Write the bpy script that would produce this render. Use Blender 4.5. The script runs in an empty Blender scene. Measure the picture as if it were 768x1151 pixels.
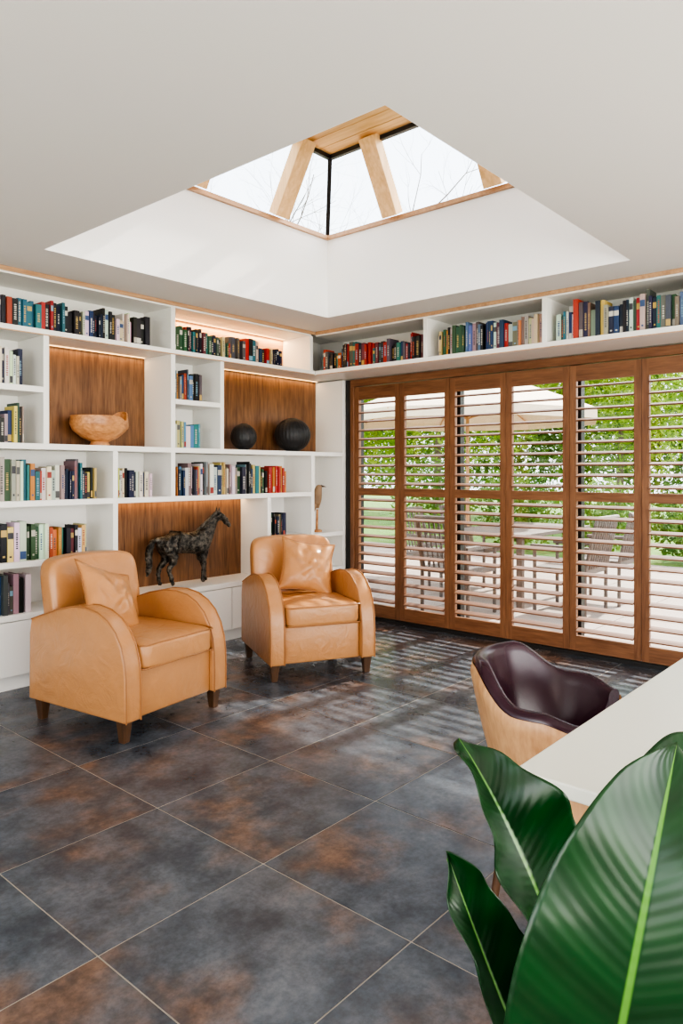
import bpy, bmesh, math, random
from mathutils import Vector, Matrix, noise
D=bpy.data
scene=bpy.context.scene
try:
    scene.view_settings.view_transform='AgX'
    scene.view_settings.look='AgX - High Contrast'
except Exception as e: print(e)

# ---------------------------------------------------------------- mesh helper
class MB:
    def __init__(s): s.v=[];s.f=[];s.m=[];s.c=[];s.uv=[]
    def add(s,vs,fs,mat=0,col=(1,1,1),M=None):
        o=len(s.v)
        for p in vs:
            p=Vector(p)
            if M is not None: p=M@p
            s.v.append(tuple(p))
        for f in fs:
            s.f.append(tuple(i+o for i in f)); s.m.append(mat); s.c.append(col)
    def box(s,x0,x1,y0,y1,z0,z1,mat=0,col=(1,1,1),M=None):
        vs=[(x0,y0,z0),(x1,y0,z0),(x1,y1,z0),(x0,y1,z0),(x0,y0,z1),(x1,y0,z1),(x1,y1,z1),(x0,y1,z1)]
        fs=[(0,3,2,1),(4,5,6,7),(0,1,5,4),(1,2,6,5),(2,3,7,6),(3,0,4,7)]
        s.add(vs,fs,mat,col,M)
    def prism(s,pts,fn,a0,a1,mat=0,M=None,col=(1,1,1)):
        n=len(pts)
        vs=[fn(p,a0) for p in pts]+[fn(p,a1) for p in pts]
        fs=[tuple(range(n)),tuple(range(2*n-1,n-1,-1))]
        for i in range(n):
            j=(i+1)%n; fs.append((i,i+n,j+n,j))
        s.add(vs,fs,mat,col,M)
    def cyl(s,p0,p1,r0,r1,n=12,mat=0,M=None,col=(1,1,1)):
        p0=Vector(p0);p1=Vector(p1);d=(p1-p0).normalized()
        a=d.orthogonal().normalized();b=d.cross(a)
        vs=[];fs=[]
        for (p,r) in ((p0,r0),(p1,r1)):
            for i in range(n):
                t=2*math.pi*i/n; vs.append(p+a*math.cos(t)*r+b*math.sin(t)*r)
        for i in range(n):
            j=(i+1)%n; fs.append((i,j,j+n,i+n))
        fs.append(tuple(range(n-1,-1,-1)));fs.append(tuple(range(n,2*n)))
        s.add(vs,fs,mat,col,M)
    def lathe(s,prof,n=32,c=(0,0,0),mat=0,M=None,fn=None):
        vs=[];fs=[];k=len(prof)
        for i in range(n):
            t=2*math.pi*i/n
            for (r,z) in prof:
                p=Vector((c[0]+r*math.cos(t),c[1]+r*math.sin(t),c[2]+z))
                if fn: p=fn(p,t,r,z)
                vs.append(p)
        for i in range(n):
            j=(i+1)%n
            for q in range(k-1):
                fs.append((i*k+q,j*k+q,j*k+q+1,i*k+q+1))
        s.add(vs,fs,mat,(1,1,1),M)
    def grid(s,fn,nu,nv,mat=0,wrapu=False,wrapv=False,M=None):
        vs=[fn(i/(nu if wrapu else nu-1),j/(nv if wrapv else nv-1)) for i in range(nu) for j in range(nv)]
        fs=[]
        for i in range(nu if wrapu else nu-1):
            for j in range(nv if wrapv else nv-1):
                a=i*nv+j;b=((i+1)%nu)*nv+j;c=((i+1)%nu)*nv+(j+1)%nv;d=i*nv+(j+1)%nv
                fs.append((a,b,c,d))
        s.add(vs,fs,mat,(1,1,1),M)
    def obj(s,name,mats,parent=None,smooth=False,bevel=0,seg=2,loc=None,rot=None,angle=35,sub=0,col=False,merge=False):
        me=D.meshes.new(name); me.from_pydata(s.v,[],s.f)
        for m in mats: me.materials.append(m)
        for i,p in enumerate(me.polygons): p.material_index=s.m[i]
        if col:
            ca=me.color_attributes.new(name='Col',type='FLOAT_COLOR',domain='CORNER')
            for i,p in enumerate(me.polygons):
                c=s.c[i]
                for l in p.loop_indices: ca.data[l].color=(c[0],c[1],c[2],1)
        bm=bmesh.new();bm.from_mesh(me)
        if merge: bmesh.ops.remove_doubles(bm,verts=bm.verts,dist=1e-5)
        bmesh.ops.recalc_face_normals(bm,faces=bm.faces)
        bm.to_mesh(me);bm.free()
        if smooth:
            for p in me.polygons:p.use_smooth=True
            if not bevel and not sub:
                try: me.set_sharp_from_angle(angle=math.radians(angle))
                except Exception: pass
        o=D.objects.new(name,me); scene.collection.objects.link(o)
        if loc:o.location=loc
        if rot:o.rotation_euler=rot
        if parent:o.parent=parent
        if bevel:
            b=o.modifiers.new('bevel','BEVEL');b.width=bevel;b.segments=seg;b.limit_method='ANGLE';b.angle_limit=math.radians(40)
        if sub:
            b=o.modifiers.new('sub','SUBSURF');b.levels=sub;b.render_levels=sub
        return o
def empty(name,loc=(0,0,0),rotz=0):
    e=D.objects.new(name,None);scene.collection.objects.link(e);e.location=loc;e.rotation_euler=(0,0,rotz);e.empty_display_size=.1
    return e

# ---------------------------------------------------------------- materials
def new(name):
    m=D.materials.new(name);m.use_nodes=True;nt=m.node_tree
    b=nt.nodes.get('Principled BSDF');return m,nt,b
def N(nt,t,**k):
    n=nt.nodes.new(t)
    for a,b in k.items(): setattr(n,a,b)
    return n
def L(nt,a,b): nt.links.new(a,b)
def plain(name,col,rough=.5,metal=0,bump=0,bscale=60,var=0,spec=None,coat=0,crease=0):
    m,nt,b=new(name);b.inputs['Roughness'].default_value=rough;b.inputs['Metallic'].default_value=metal
    b.inputs['Base Color'].default_value=(*col,1)
    if coat:b.inputs['Coat Weight'].default_value=coat;b.inputs['Coat Roughness'].default_value=.25
    tc=N(nt,'ShaderNodeTexCoord')
    nz=N(nt,'ShaderNodeTexNoise');nz.inputs['Scale'].default_value=bscale;nz.inputs['Detail'].default_value=5
    L(nt,tc.outputs['Object'],nz.inputs['Vector'])
    if var:
        mx=N(nt,'ShaderNodeMix',data_type='RGBA')
        n2=N(nt,'ShaderNodeTexNoise');n2.inputs['Scale'].default_value=bscale*.08;n2.inputs['Detail'].default_value=4
        L(nt,tc.outputs['Object'],n2.inputs['Vector'])
        mx.inputs[6].default_value=(*[c*(1-var) for c in col],1);mx.inputs[7].default_value=(*[min(1,c*(1+var)) for c in col],1)
        L(nt,n2.outputs['Fac'],mx.inputs[0]);L(nt,mx.outputs[2],b.inputs['Base Color'])
    if bump:
        bp=N(nt,'ShaderNodeBump');bp.inputs['Strength'].default_value=bump;bp.inputs['Distance'].default_value=.003
        L(nt,nz.outputs['Fac'],bp.inputs['Height']);L(nt,bp.outputs['Normal'],b.inputs['Normal'])
        if crease:
            n3=N(nt,'ShaderNodeTexNoise');n3.inputs['Scale'].default_value=9;n3.inputs['Detail'].default_value=3;n3.inputs['Distortion'].default_value=1.6
            L(nt,tc.outputs['Object'],n3.inputs['Vector'])
            b2=N(nt,'ShaderNodeBump');b2.inputs['Strength'].default_value=crease;b2.inputs['Distance'].default_value=.02
            L(nt,n3.outputs['Fac'],b2.inputs['Height']);L(nt,bp.outputs['Normal'],b2.inputs['Normal']);L(nt,b2.outputs['Normal'],b.inputs['Normal'])
    return m
def wood(name,c1,c2,axis=2,scale=6,rough=.45,stretch=.08,bump=.15):
    m,nt,b=new(name);b.inputs['Roughness'].default_value=rough
    tc=N(nt,'ShaderNodeTexCoord');mp=N(nt,'ShaderNodeMapping')
    sc=[1,1,1];sc[axis]=stretch;mp.inputs['Scale'].default_value=[s*scale for s in sc]
    L(nt,tc.outputs['Object'],mp.inputs['Vector'])
    n1=N(nt,'ShaderNodeTexNoise');n1.inputs['Scale'].default_value=2.2;n1.inputs['Detail'].default_value=8;n1.inputs['Roughness'].default_value=.62;n1.inputs['Distortion'].default_value=.6
    n2=N(nt,'ShaderNodeTexNoise');n2.inputs['Scale'].default_value=11;n2.inputs['Detail'].default_value=4
    L(nt,mp.outputs['Vector'],n1.inputs['Vector']);L(nt,mp.outputs['Vector'],n2.inputs['Vector'])
    ad=N(nt,'ShaderNodeMath',operation='MULTIPLY_ADD');ad.inputs[1].default_value=.45;L(nt,n2.outputs['Fac'],ad.inputs[0]);
    m2=N(nt,'ShaderNodeMath',operation='MULTIPLY');m2.inputs[1].default_value=.6;L(nt,n1.outputs['Fac'],m2.inputs[0]);L(nt,m2.outputs[0],ad.inputs[2])
    r=N(nt,'ShaderNodeValToRGB');r.color_ramp.elements[0].position=.36;r.color_ramp.elements[0].color=(*c1,1);r.color_ramp.elements[1].position=.66;r.color_ramp.elements[1].color=(*c2,1)
    L(nt,ad.outputs[0],r.inputs['Fac']);L(nt,r.outputs['Color'],b.inputs['Base Color'])
    bp=N(nt,'ShaderNodeBump');bp.inputs['Strength'].default_value=bump;bp.inputs['Distance'].default_value=.002
    L(nt,ad.outputs[0],bp.inputs['Height']);L(nt,bp.outputs['Normal'],b.inputs['Normal'])
    return m
def emis(name,col,st):
    m,nt,b=new(name);b.inputs['Base Color'].default_value=(*col,1);b.inputs['Emission Color'].default_value=(*col,1);b.inputs['Emission Strength'].default_value=st
    return m

M_white=plain('white_lacquer',(.86,.84,.80),.4)
M_wall=plain('painted_plaster',(.80,.785,.76),.8,bump=.05,bscale=90)
M_ceil=plain('ceiling_paint',(.83,.81,.78),.9)
M_up=plain('upstand_paint',(.92,.91,.90),.8)
M_trimtan=wood('oak_trim',(.42,.23,.12),(.60,.37,.21),0,6)
M_walnut=wood('walnut_veneer',(.085,.036,.016),(.27,.13,.058),2,8,.4)
M_pine=wood('pine',(.66,.36,.13),(.88,.56,.26),1,5,.5,bump=.05)
M_pinez=wood('pine_rafter',(.66,.38,.15),(.88,.58,.30),2,5,.5,bump=.05)
M_cedar=wood('cedar_stile',(.14,.055,.024),(.27,.125,.060),2,8,.4)
M_cedarh=wood('cedar_rail',(.14,.055,.024),(.27,.125,.060),1,8,.4)
M_louver=wood('cedar_louver',(.13,.056,.029),(.23,.112,.062),1,8,.5)
M_dark=plain('bronze_aluminium',(.03,.028,.027),.4,metal=.3)
M_leather=plain('tan_leather',(.48,.228,.090),.32,bump=.12,bscale=140,var=.12,crease=.26,coat=.1)
M_piping=plain('leather_piping',(.35,.15,.052),.4)
M_leg=wood('dark_leg',(.05,.025,.013),(.12,.06,.03),2,8,.35)
M_stone=plain('white_table_top',(.72,.71,.63),.32)
M_oak=wood('oak_shell',(.42,.21,.095),(.62,.36,.18),2,7,.4)
M_purple=plain('aubergine_leather',(.034,.008,.018),.26,bump=.1,bscale=120,var=.15)
M_bowl=wood('turned_wood',(.36,.14,.05),(.68,.35,.15),0,6,.35,stretch=.4)
M_black=plain('black_ceramic',(.022,.022,.024),.5,bump=1,bscale=40,var=.3)
M_gold=plain('grout',(.38,.34,.29),.8)
M_led=emis('led_strip_glow',(1,.62,.28),2.5)

# floor tiles
def tile_mat():
    m,nt,b=new('slate_tile')
    at=N(nt,'ShaderNodeAttribute');at.attribute_name='Col'
    tc=N(nt,'ShaderNodeTexCoord')
    vm=N(nt,'ShaderNodeVectorMath',operation='MULTIPLY_ADD');vm.inputs[1].default_value=(17,17,17)
    L(nt,at.outputs['Color'],vm.inputs[0]);L(nt,tc.outputs['Object'],vm.inputs[2])
    def nz(sc,det,rough=.55):
        n=N(nt,'ShaderNodeTexNoise');n.inputs['Scale'].default_value=sc;n.inputs['Detail'].default_value=det;n.inputs['Roughness'].default_value=rough
        L(nt,vm.outputs[0],n.inputs['Vector']);return n.outputs['Fac']
    def mixc(f,c1,c2):
        mx=N(nt,'ShaderNodeMix',data_type='RGBA');L(nt,f,mx.inputs[0])
        for i,c in ((6,c1),(7,c2)):
            if isinstance(c,tuple): mx.inputs[i].default_value=(*c,1)
            else: L(nt,c,mx.inputs[i])
        return mx.outputs[2]
    def rng_(f,a,b_,o0=0,o1=1):
        mr=N(nt,'ShaderNodeMapRange');mr.interpolation_type='SMOOTHSTEP'
        mr.inputs['From Min'].default_value=a;mr.inputs['From Max'].default_value=b_;mr.inputs['To Min'].default_value=o0;mr.inputs['To Max'].default_value=o1
        L(nt,f,mr.inputs['Value']);return mr.outputs[0]
    a=nz(2.3,6,.55);c=nz(5.5,6,.6);c2=nz(11,6,.6);d=nz(48,5,.7)
    base=mixc(rng_(c,.25,.78),(.040,.050,.066),(.125,.140,.164))
    rust=mixc(rng_(c2,.25,.75),(.090,.056,.042),(.240,.136,.088))
    mask=rng_(a,.46,.72,0,.85)
    col=mixc(mask,base,rust)
    sc=N(nt,'ShaderNodeVectorMath',operation='SCALE');L(nt,col,sc.inputs[0]);L(nt,rng_(d,.25,.75,.78,1.22),sc.inputs['Scale']);L(nt,sc.outputs[0],b.inputs['Base Color'])
    b.inputs['Roughness'].default_value=.25
    bp=N(nt,'ShaderNodeBump');bp.inputs['Strength'].default_value=.10;bp.inputs['Distance'].default_value=.0015
    L(nt,d,bp.inputs['Height']);L(nt,bp.outputs['Normal'],b.inputs['Normal'])
    return m
M_tile=tile_mat()
def book_mat():
    m,nt,b=new('book_covers');at=N(nt,'ShaderNodeAttribute');at.attribute_name='Col'
    L(nt,at.outputs['Color'],b.inputs['Base Color']);b.inputs['Roughness'].default_value=.45
    return m
M_book=book_mat()
def glass_mat():
    m=D.materials.new('window_glass');m.use_nodes=True;nt=m.node_tree;nt.nodes.clear()
    o=N(nt,'ShaderNodeOutputMaterial');t=N(nt,'ShaderNodeBsdfTransparent');g=N(nt,'ShaderNodeBsdfGlossy');g.inputs['Roughness'].default_value=.02
    mx=N(nt,'ShaderNodeMixShader');mx.inputs[0].default_value=.05
    L(nt,t.outputs[0],mx.inputs[1]);L(nt,g.outputs[0],mx.inputs[2]);L(nt,mx.outputs[0],o.inputs['Surface'])
    t.inputs['Color'].default_value=(.96,.98,.98,1)
    return m
M_glass=glass_mat()
def leafcard(name,c1,c2):
    m=D.materials.new(name);m.use_nodes=True;nt=m.node_tree;nt.nodes.clear()
    o=N(nt,'ShaderNodeOutputMaterial');d=N(nt,'ShaderNodeBsdfDiffuse');t=N(nt,'ShaderNodeBsdfTranslucent');mx=N(nt,'ShaderNodeMixShader');mx.inputs[0].default_value=.5
    tc=N(nt,'ShaderNodeTexCoord');n=N(nt,'ShaderNodeTexNoise');n.inputs['Scale'].default_value=1.5;n.inputs['Detail'].default_value=6;L(nt,tc.outputs['Object'],n.inputs['Vector'])
    r=N(nt,'ShaderNodeValToRGB');r.color_ramp.elements[0].position=.35;r.color_ramp.elements[1].position=.65;r.color_ramp.elements[0].color=(*c1,1);r.color_ramp.elements[1].color=(*c2,1)
    L(nt,n.outputs['Fac'],r.inputs['Fac']);L(nt,r.outputs['Color'],d.inputs['Color']);L(nt,r.outputs['Color'],t.inputs['Color'])
    L(nt,d.outputs[0],mx.inputs[1]);L(nt,t.outputs[0],mx.inputs[2]);L(nt,mx.outputs[0],o.inputs['Surface']);return m

# ---------------------------------------------------------------- room shell
XW,YN=-2.5,4.60     # west wall, north (bookcase) wall
XE,YS=4.97,-3.0
CZ=2.5
rng=random.Random(8)
# floor
mb=MB()
mb.box(XW,5.15,YS,YN,-.06,-.0015,1)
g=.0026
for i in range(-6,8):
    for j in range(-8,6):
        x0=1.02+.6*i;y0=1.755+.6*j
        a,b_,c,d=max(x0+g,XW),min(x0+.6-g,4.96),max(y0+g,YS),min(y0+.6-g,YN)
        if a<b_ and c<d: mb.box(a,b_,c,d,-.0014,0,0,(rng.random(),rng.random(),rng.random()))
mb.obj('floor',[M_tile,M_gold],col=True)
# walls
mb=MB();mb.box(XW-.15,5.15,YN,YN+.15,0,2.6);mb.obj('wall_north',[M_wall])
for bb in ((4.22,YN,0,2.6),(YS,4.22,2.13,2.6),(YS,.06,0,2.13)):
    mb=MB();mb.box(XE,5.15,*bb);mb.obj('wall_east',[M_wall])
mb=MB()
wy0,wy1,wz0,wz1=-2.4,3.6,.25,2.35
mb.box(XW-.15,XW,YS,wy0,0,2.6);mb.box(XW-.15,XW,wy1,YN,0,2.6);mb.box(XW-.15,XW,wy0,wy1,0,wz0);mb.box(XW-.15,XW,wy0,wy1,wz1,2.6)
mb.obj('wall_west',[M_wall])
mb=MB()
sx0,sx1=-2.0,4.3
mb.box(XW-.15,sx0,YS-.15,YS,0,2.6);mb.box(sx1,5.15,YS-.15,YS,0,2.6);mb.box(sx0,sx1,YS-.15,YS,0,.1);mb.box(sx0,sx1,YS-.15,YS,wz1,2.6)
mb.obj('wall_south',[M_wall])
def winframe(name,axis,a0,a1,z0,z1,pos,n):
    mb=MB()
    def bx(u0,u1,w0,w1):
        if axis=='y': mb.box(pos-.03,pos+.03,u0,u1,w0,w1)
        else: mb.box(u0,u1,pos-.03,pos+.03,w0,w1)
    bx(a0,a1,z0,z0+.05);bx(a0,a1,z1-.05,z1)
    for i in range(n+1):
        u=a0+(a1-a0)*i/n; u=min(max(u,a0+.025),a1-.025); bx(u-.025,u+.025,z0+.05,z1-.05)
    mb.obj(name,[M_dark])
winframe('added_window_1','y',wy0,wy1,wz0,wz1,XW-.08,4)  # unseen west opening and frame, added to let sky light into the room
winframe('added_window_2','x',sx0,sx1,.1,wz1,YS-.08,4)  # unseen south window behind the camera, added for more daylight
# ceiling with opening
ox0,ox1,oy0,oy1=1.86,4.145,1.43,3.755
mb=MB()
mb.box(XW,5.15,YS,oy0,CZ,CZ+.1);mb.box(XW,5.15,oy1,YN,CZ,CZ+.1);mb.box(XW,ox0,oy0,oy1,CZ,CZ+.1);mb.box(ox1,5.15,oy0,oy1,CZ,CZ+.1)
mb.obj('ceiling',[M_ceil])
UZ=3.10
mb=MB();t=.09
mb.box(ox0-t,ox1+t,oy0-t,oy0,CZ+.1,UZ);mb.box(ox0-t,ox1+t,oy1,oy1+t,CZ+.1,UZ);mb.box(ox0-t,ox0,oy0,oy1,CZ+.1,UZ);mb.box(ox1,ox1+t,oy0,oy1,CZ+.1,UZ)
e=.003
mb.box(ox0,ox1,oy0,oy0+e,CZ,UZ);mb.box(ox0,ox1,oy1-e,oy1,CZ,UZ);mb.box(ox0,ox0+e,oy0,oy1,CZ,UZ);mb.box(ox1-e,ox1,oy0,oy1,CZ,UZ)
mb.obj('wall_skylight_upstand',[M_up])
# roof lantern
lan=empty('roof_lantern',((ox0+ox1)/2,(oy0+oy1)/2,UZ))
hx,hy=(ox1-ox0)/2,(oy1-oy0)/2;ins=.27;TH=.50
mb=MB()
k=.028
mb.box(-hx-t,hx+t,-hy-t,-hy+k,0,.03);mb.box(-hx-t,hx+t,hy-k,hy+t,0,.03);mb.box(-hx-t,-hx+k,-hy+k,hy-k,0,.03);mb.box(hx-k,hx+t,-hy+k,hy-k,0,.03)
mb.obj('base_trim',[M_trimtan],lan)
mb=MB()
tx,ty=hx-ins,hy-ins
nb=14
for i in range(nb):
    a=-tx+2*tx*i/nb;mb.box(a+.003,a+2*tx/nb-.003,-ty,ty,TH,TH+.02)
mb.box(-tx-.05,tx+.05,-ty-.05,ty+.05,TH+.02,TH+.09,1)
mb.obj('pine_top',[M_pine,M_dark],lan,bevel=.002,seg=1)
def beam(mb,p0,p1,side,w,d,mat=0):
    p0=Vector(p0);p1=Vector(p1);ax=(p1-p0).normalized();s_=Vector(side).normalized();n_=ax.cross(s_).normalized()
    vs=[]
    for p in (p0,p1):
        for a,b in ((-1,-1),(1,-1),(1,1),(-1,1)): vs.append(p+s_*a*w/2+n_*b*d/2)
    mb.add(vs,[(0,1,2,3),(7,6,5,4),(0,4,5,1),(1,5,6,2),(2,6,7,3),(3,7,4,0)],mat)
mb=MB()
for yy in (.49,-.33,-.95):
    for sx in (1,-1): beam(mb,(sx*(hx-.05),yy,.03),(sx*(tx-.05),yy,TH),(0,1,0),.13,.09)
for xx in (.57,-.17,-.85):
    for sy in (1,-1): beam(mb,(xx,sy*(hy-.05),.03),(xx,sy*(ty-.05),TH),(1,0,0),.13,.09)
mb.obj('rafters',[M_pinez],lan,bevel=.003,seg=1)
mb=MB()
for sx in (1,-1):
    for sy in (1,-1): beam(mb,(sx*hx,sy*hy,.03),(sx*tx,sy*ty,TH),(sx,-sy,0),.03,.04)
mb.box(-tx-.02,tx+.02,ty-.01,ty+.02,TH-.03,TH);mb.box(-tx-.02,tx+.02,-ty-.02,-ty+.01,TH-.03,TH);mb.box(tx-.01,tx+.02,-ty,ty,TH-.03,TH);mb.box(-tx-.02,-tx+.01,-ty,ty,TH-.03,TH)
mb.obj('hip_bars',[M_dark],lan)
mb=MB()
B=[(hx,hy),(-hx,hy),(-hx,-hy),(hx,-hy)];T=[(tx,ty),(-tx,ty),(-tx,-ty),(tx,-ty)]
for i in range(4):
    j=(i+1)%4; mb.add([(*B[i],.03),(*B[j],.03),(*T[j],TH),(*T[i],TH)],[(0,1,2,3)])
mb.obj('glazing',[M_glass],lan)

# ---------------------------------------------------------------- bookcase (north)
FY,BY=4.22,4.595
PW=.036
bc=empty('bookcase',(0,0,0))
mb=MB()
BKY=4.56
X0=-.35;XEND=4.90
H=PW/2
def V(x,z0,z1): mb.box(x-H,x+H,FY,BKY,z0,z1)
def S(x0,x1,z,th=PW): mb.box(x0,x1,FY,BKY,z-th,z)
SH=[.455,.765,1.125,1.47,1.815,2.165]
S(X0,XEND-PW,2.165);S(X0,XEND-PW,1.47);S(X0,4.474-H,1.125);S(X0,XEND-PW,.455)
mb.box(X0,4.45,FY,BKY,2.46,2.497)        # top
S(X0,2.58-H,.765);S(3.963+H,XEND-PW,.765);S(1.15+H,2.108-H,1.815);S(X0+PW,.2-H,1.815);S(3.036+H,3.478-H,1.815)
Z=SH
for x,z0,z1 in ((X0+H,0,2.46),(4.455,Z[5],2.46),(3.036,Z[5],2.46),(2.108,Z[3],Z[5]-PW),(1.15,Z[3],Z[5]-PW),(.2,Z[3],Z[5]-PW),
    (3.036,Z[3],Z[5]-PW),(3.478,Z[3],Z[5]-PW),(2.58,Z[2],Z[3]-PW),(3.036,Z[2],Z[3]-PW),(1.15,Z[2],Z[3]-PW),
    (2.58,Z[0],Z[2]-PW),(3.963,Z[0],Z[2]-PW),(1.15,Z[0],Z[1]-PW),(1.15,Z[1],Z[2]-PW),(4.474,Z[1],Z[3]-PW)):
    V(x,z0,z1)
mb.box(XEND-PW,XEND,FY,BKY,0,2.12)
mb.box(X0,XEND,BKY,BY,0,2.497)
mb.box(X0+PW,XEND-PW,FY+.025,BKY,.09,Z[0]-PW)
mb.box(X0+PW,XEND-PW,FY+.06,BKY,0,.09,0)
xs=[X0+PW+.002+i*.4862 for i in range(11)]
for i in range(10):
    a,b_=xs[i]+.0025,xs[i+1]-.0025
    mb.box(a,b_,FY+.004,FY+.024,.095,Z[0]-PW-.006)
    hxm=b_-.045 if i%2==0 else a+.045
    mb.box(hxm-.012,hxm+.012,FY+.001,FY+.0042,.26,.37,1)
mb.obj('carcass',[M_white,M_leg],bc,bevel=.0015,seg=1)
mb=MB()
for x0,x1,z0,z1 in ((2.108+H,3.036-H,Z[3],Z[5]-PW),(3.478+H,4.855,Z[3],Z[5]-PW),(2.58+H,3.963-H,Z[0],Z[2]-PW),(.2+H,1.15-H,Z[3],Z[5]-PW)):
    mb.box(x0,x1,BKY-.012,BKY-.0005,z0,z1)
mb.obj('walnut_back',[M_walnut],bc)
mb=MB();mb.box(3.036+H,4.455-H,BKY-.012,BKY-.0005,Z[5],2.46);mb.obj('oak_back',[M_trimtan],bc)
mb=MB();mb.box(X0,4.485,FY-.012,FY-.0005,2.472,2.498);mb.box(X0,4.485,FY-.008,FY-.0005,2.128,2.134)
mb.obj('ceiling_trim',[M_trimtan],bc)
def led(x0,x1,z,power=2.2,y=None,name='led_strip'):
    y=y or BKY-.04
    mb=MB();mb.box(x0,x1,y-.005,y+.005,z-.005,z);o=mb.obj(name,[M_led],bc)
    l=D.lights.new(name+'_lamp','AREA');l.shape='RECTANGLE';l.size=(x1-x0);l.size_y=.02;l.energy=power*(x1-x0);l.color=(1,.66,.34)
    lo=D.objects.new(name+'_lamp',l);scene.collection.objects.link(lo);lo.location=((x0+x1)/2,y-.0,z-.012);lo.parent=bc
led(2.14,3.0,Z[5]-PW,.8);led(3.51,4.84,Z[5]-PW,.8);led(2.61,3.93,Z[2]-PW,1.0);led(3.07,4.42,2.46,3.6)

# ---------------------------------------------------------------- overhead shelf (east)
FX=4.50
os_=empty('wall_bookshelf',(0,0,0))
mb=MB()
YL,YR=4.215,.1
mb.box(FX,4.88,YR,YL,2.125,2.165);mb.box(FX,4.88,YR,YL,2.46,2.497);mb.box(4.86,4.90,YR,YL,2.165,2.46)
for y in (3.08,2.12,1.16,.2): mb.box(FX,4.86,y-H,y+H,2.165,2.46)
mb.obj('carcass',[M_white],os_,bevel=.0015,seg=1)
mb=MB();mb.box(FX-.012,FX-.0005,YR,FY-.014,2.472,2.498);mb.box(FX-.006,FX-.0005,YR,FY-.014,2.125,2.131);mb.obj('ceiling_trim',[M_trimtan],os_)

# ---------------------------------------------------------------- books
PAL=[(.012,.012,.015),(.02,.02,.025),(.012,.02,.05),(.02,.05,.12),(.62,.60,.55),(.68,.66,.62),(.50,.45,.36),(.36,.03,.025),(.42,.07,.03),(.03,.16,.18),
     (.55,.24,.06),(.10,.10,.11),(.28,.27,.26),(.04,.10,.05),(.58,.48,.16),(.14,.035,.05),(.10,.19,.32),(.62,.60,.57),(.03,.03,.03),(.68,.63,.54),(.20,.16,.13),(.33,.30,.27),(.015,.015,.02),(.025,.03,.06)]
brng=random.Random(11)
def books(axis,a0,a1,z,front,hmin=.16,hmax=.22,pal=PAL,maxh=.28):
    mb=MB();a=a0;r=brng
    def bx(u0,u1,w0,w1,c0,c1,col):
        if axis=='x': mb.box(u0,u1,front+w0,front+w1,z+c0,z+c1,0,col)
        else: mb.box(front+w0,front+w1,u0,u1,z+c0,z+c1,0,col)
    grp=0
    while a<a1-.010:
        if grp<=0:
            grp=r.randint(1,5);bh=r.uniform(hmin,hmax);bset=r.random()<.25;bcol=r.choice(pal);bt=r.uniform(.012,.034)
        grp-=1
        th=min(bt*r.uniform(.7,1.3),a1-a);h=min(bh*r.uniform(.9,1.07),maxh);dp=r.uniform(.11,.15);off=r.uniform(.01,.045)
        col=bcol if bset else r.choice(pal)
        col=tuple(min(.8,c*r.uniform(.75,1.15)) for c in col)
        u0,u1=a+.0008,a+th-.0008
        bx(u0,u1,off,off+.003,.0,h,col)
        bx(u0,u0+.002,off+.003,off+dp,0,h,col);bx(u1-.002,u1,off+.003,off+dp,0,h,col)
        bx(u0+.002,u1-.002,off+.003,off+dp-.004,.003,h-.004,(.62,.58,.50))
        lum=sum(col)/3
        tcol=r.choice([(.6,.57,.5),(.45,.42,.36),(.5,.35,.12)]) if lum<.25 else r.choice([(.05,.05,.06),(.3,.05,.04),(.05,.09,.2),(.1,.1,.1)])
        if lum<.25 and r.random()<.25: tcol=r.choice([(.5,.33,.08),(.45,.09,.05),(.2,.35,.45)])
        m=(u1-u0)*.30
        p=r.random()
        if p<.55:
            zz=h*r.uniform(.15,.35);e=h*r.uniform(.65,.88)
            while zz<e:
                l=r.uniform(.004,.010);bx(u0+m,u1-m,off-.0006,off,zz,min(zz+l,e),tcol);zz+=l+r.uniform(.003,.007)
        elif p<.75:
            bx(u0+.001,u1-.001,off-.0006,off,h*.66,h*.84,tcol);bx(u0+m,u1-m,off-.0006,off,h*.12,h*.17,tcol)
        elif p<.85:
            bx(u0+.001,u1-.001,off-.0006,off,h*.05,h*.25,tcol)
        a+=th
        if r.random()<.02:a+=.012
    return mb.obj('shelf_books',[M_book],col=True)
W=[c for c in PAL if sum(c)>1.2]+PAL[:4]
DK=[c for c in PAL if sum(c)<.5]
f=FY+.01
books('x',-.28,1.72,Z[5],f,.15,.20);books('x',1.76,2.36,Z[5],f,.15,.19,DK+PAL[8:10]);books('x',2.37,2.72,Z[5],f,.15,.20,W);books('x',2.73,2.87,Z[5],f,.19,.21,[(.40,.03,.025),(.02,.05,.14),(.03,.03,.03)])
books('x',3.06,4.15,Z[5],f,.12,.19,DK+[(.5,.42,.26),(.36,.05,.03)])
for z in (Z[3],Z[4]):
    books('x',1.20,1.985,z,f,.16,.23,W if z==Z[4] else PAL);books('x',-.28,.14,z,f)
books('x',-.28,1.1,Z[2],f);books('x',1.2,2.46,Z[2],f,.17,.25)
books('x',-.28,1.1,Z[1],f);books('x',1.2,2.40,Z[1],f,.17,.23,W+PAL)
books('x',-.28,1.1,Z[0],f,.16,.2);books('x',1.2,2.03,Z[0],f,.17,.23)
books('x',2.62,2.88,Z[2],f,.16,.20,W);books('x',3.065,3.95,Z[2],f,.18,.24,W+PAL);books('x',3.96,4.2,Z[2],f,.19,.22,[(.42,.04,.03),(.5,.2,.04),(.02,.02,.02)])
books('x',3.065,3.30,Z[3],f,.17,.21,[(.09,.25,.38),(.55,.48,.2),(.6,.6,.56),(.03,.18,.2)]);books('x',3.065,3.31,Z[4],f,.17,.22)
books('x',3.99,4.19,Z[1],f,.17,.22,DK)
f=FX+.01
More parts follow.
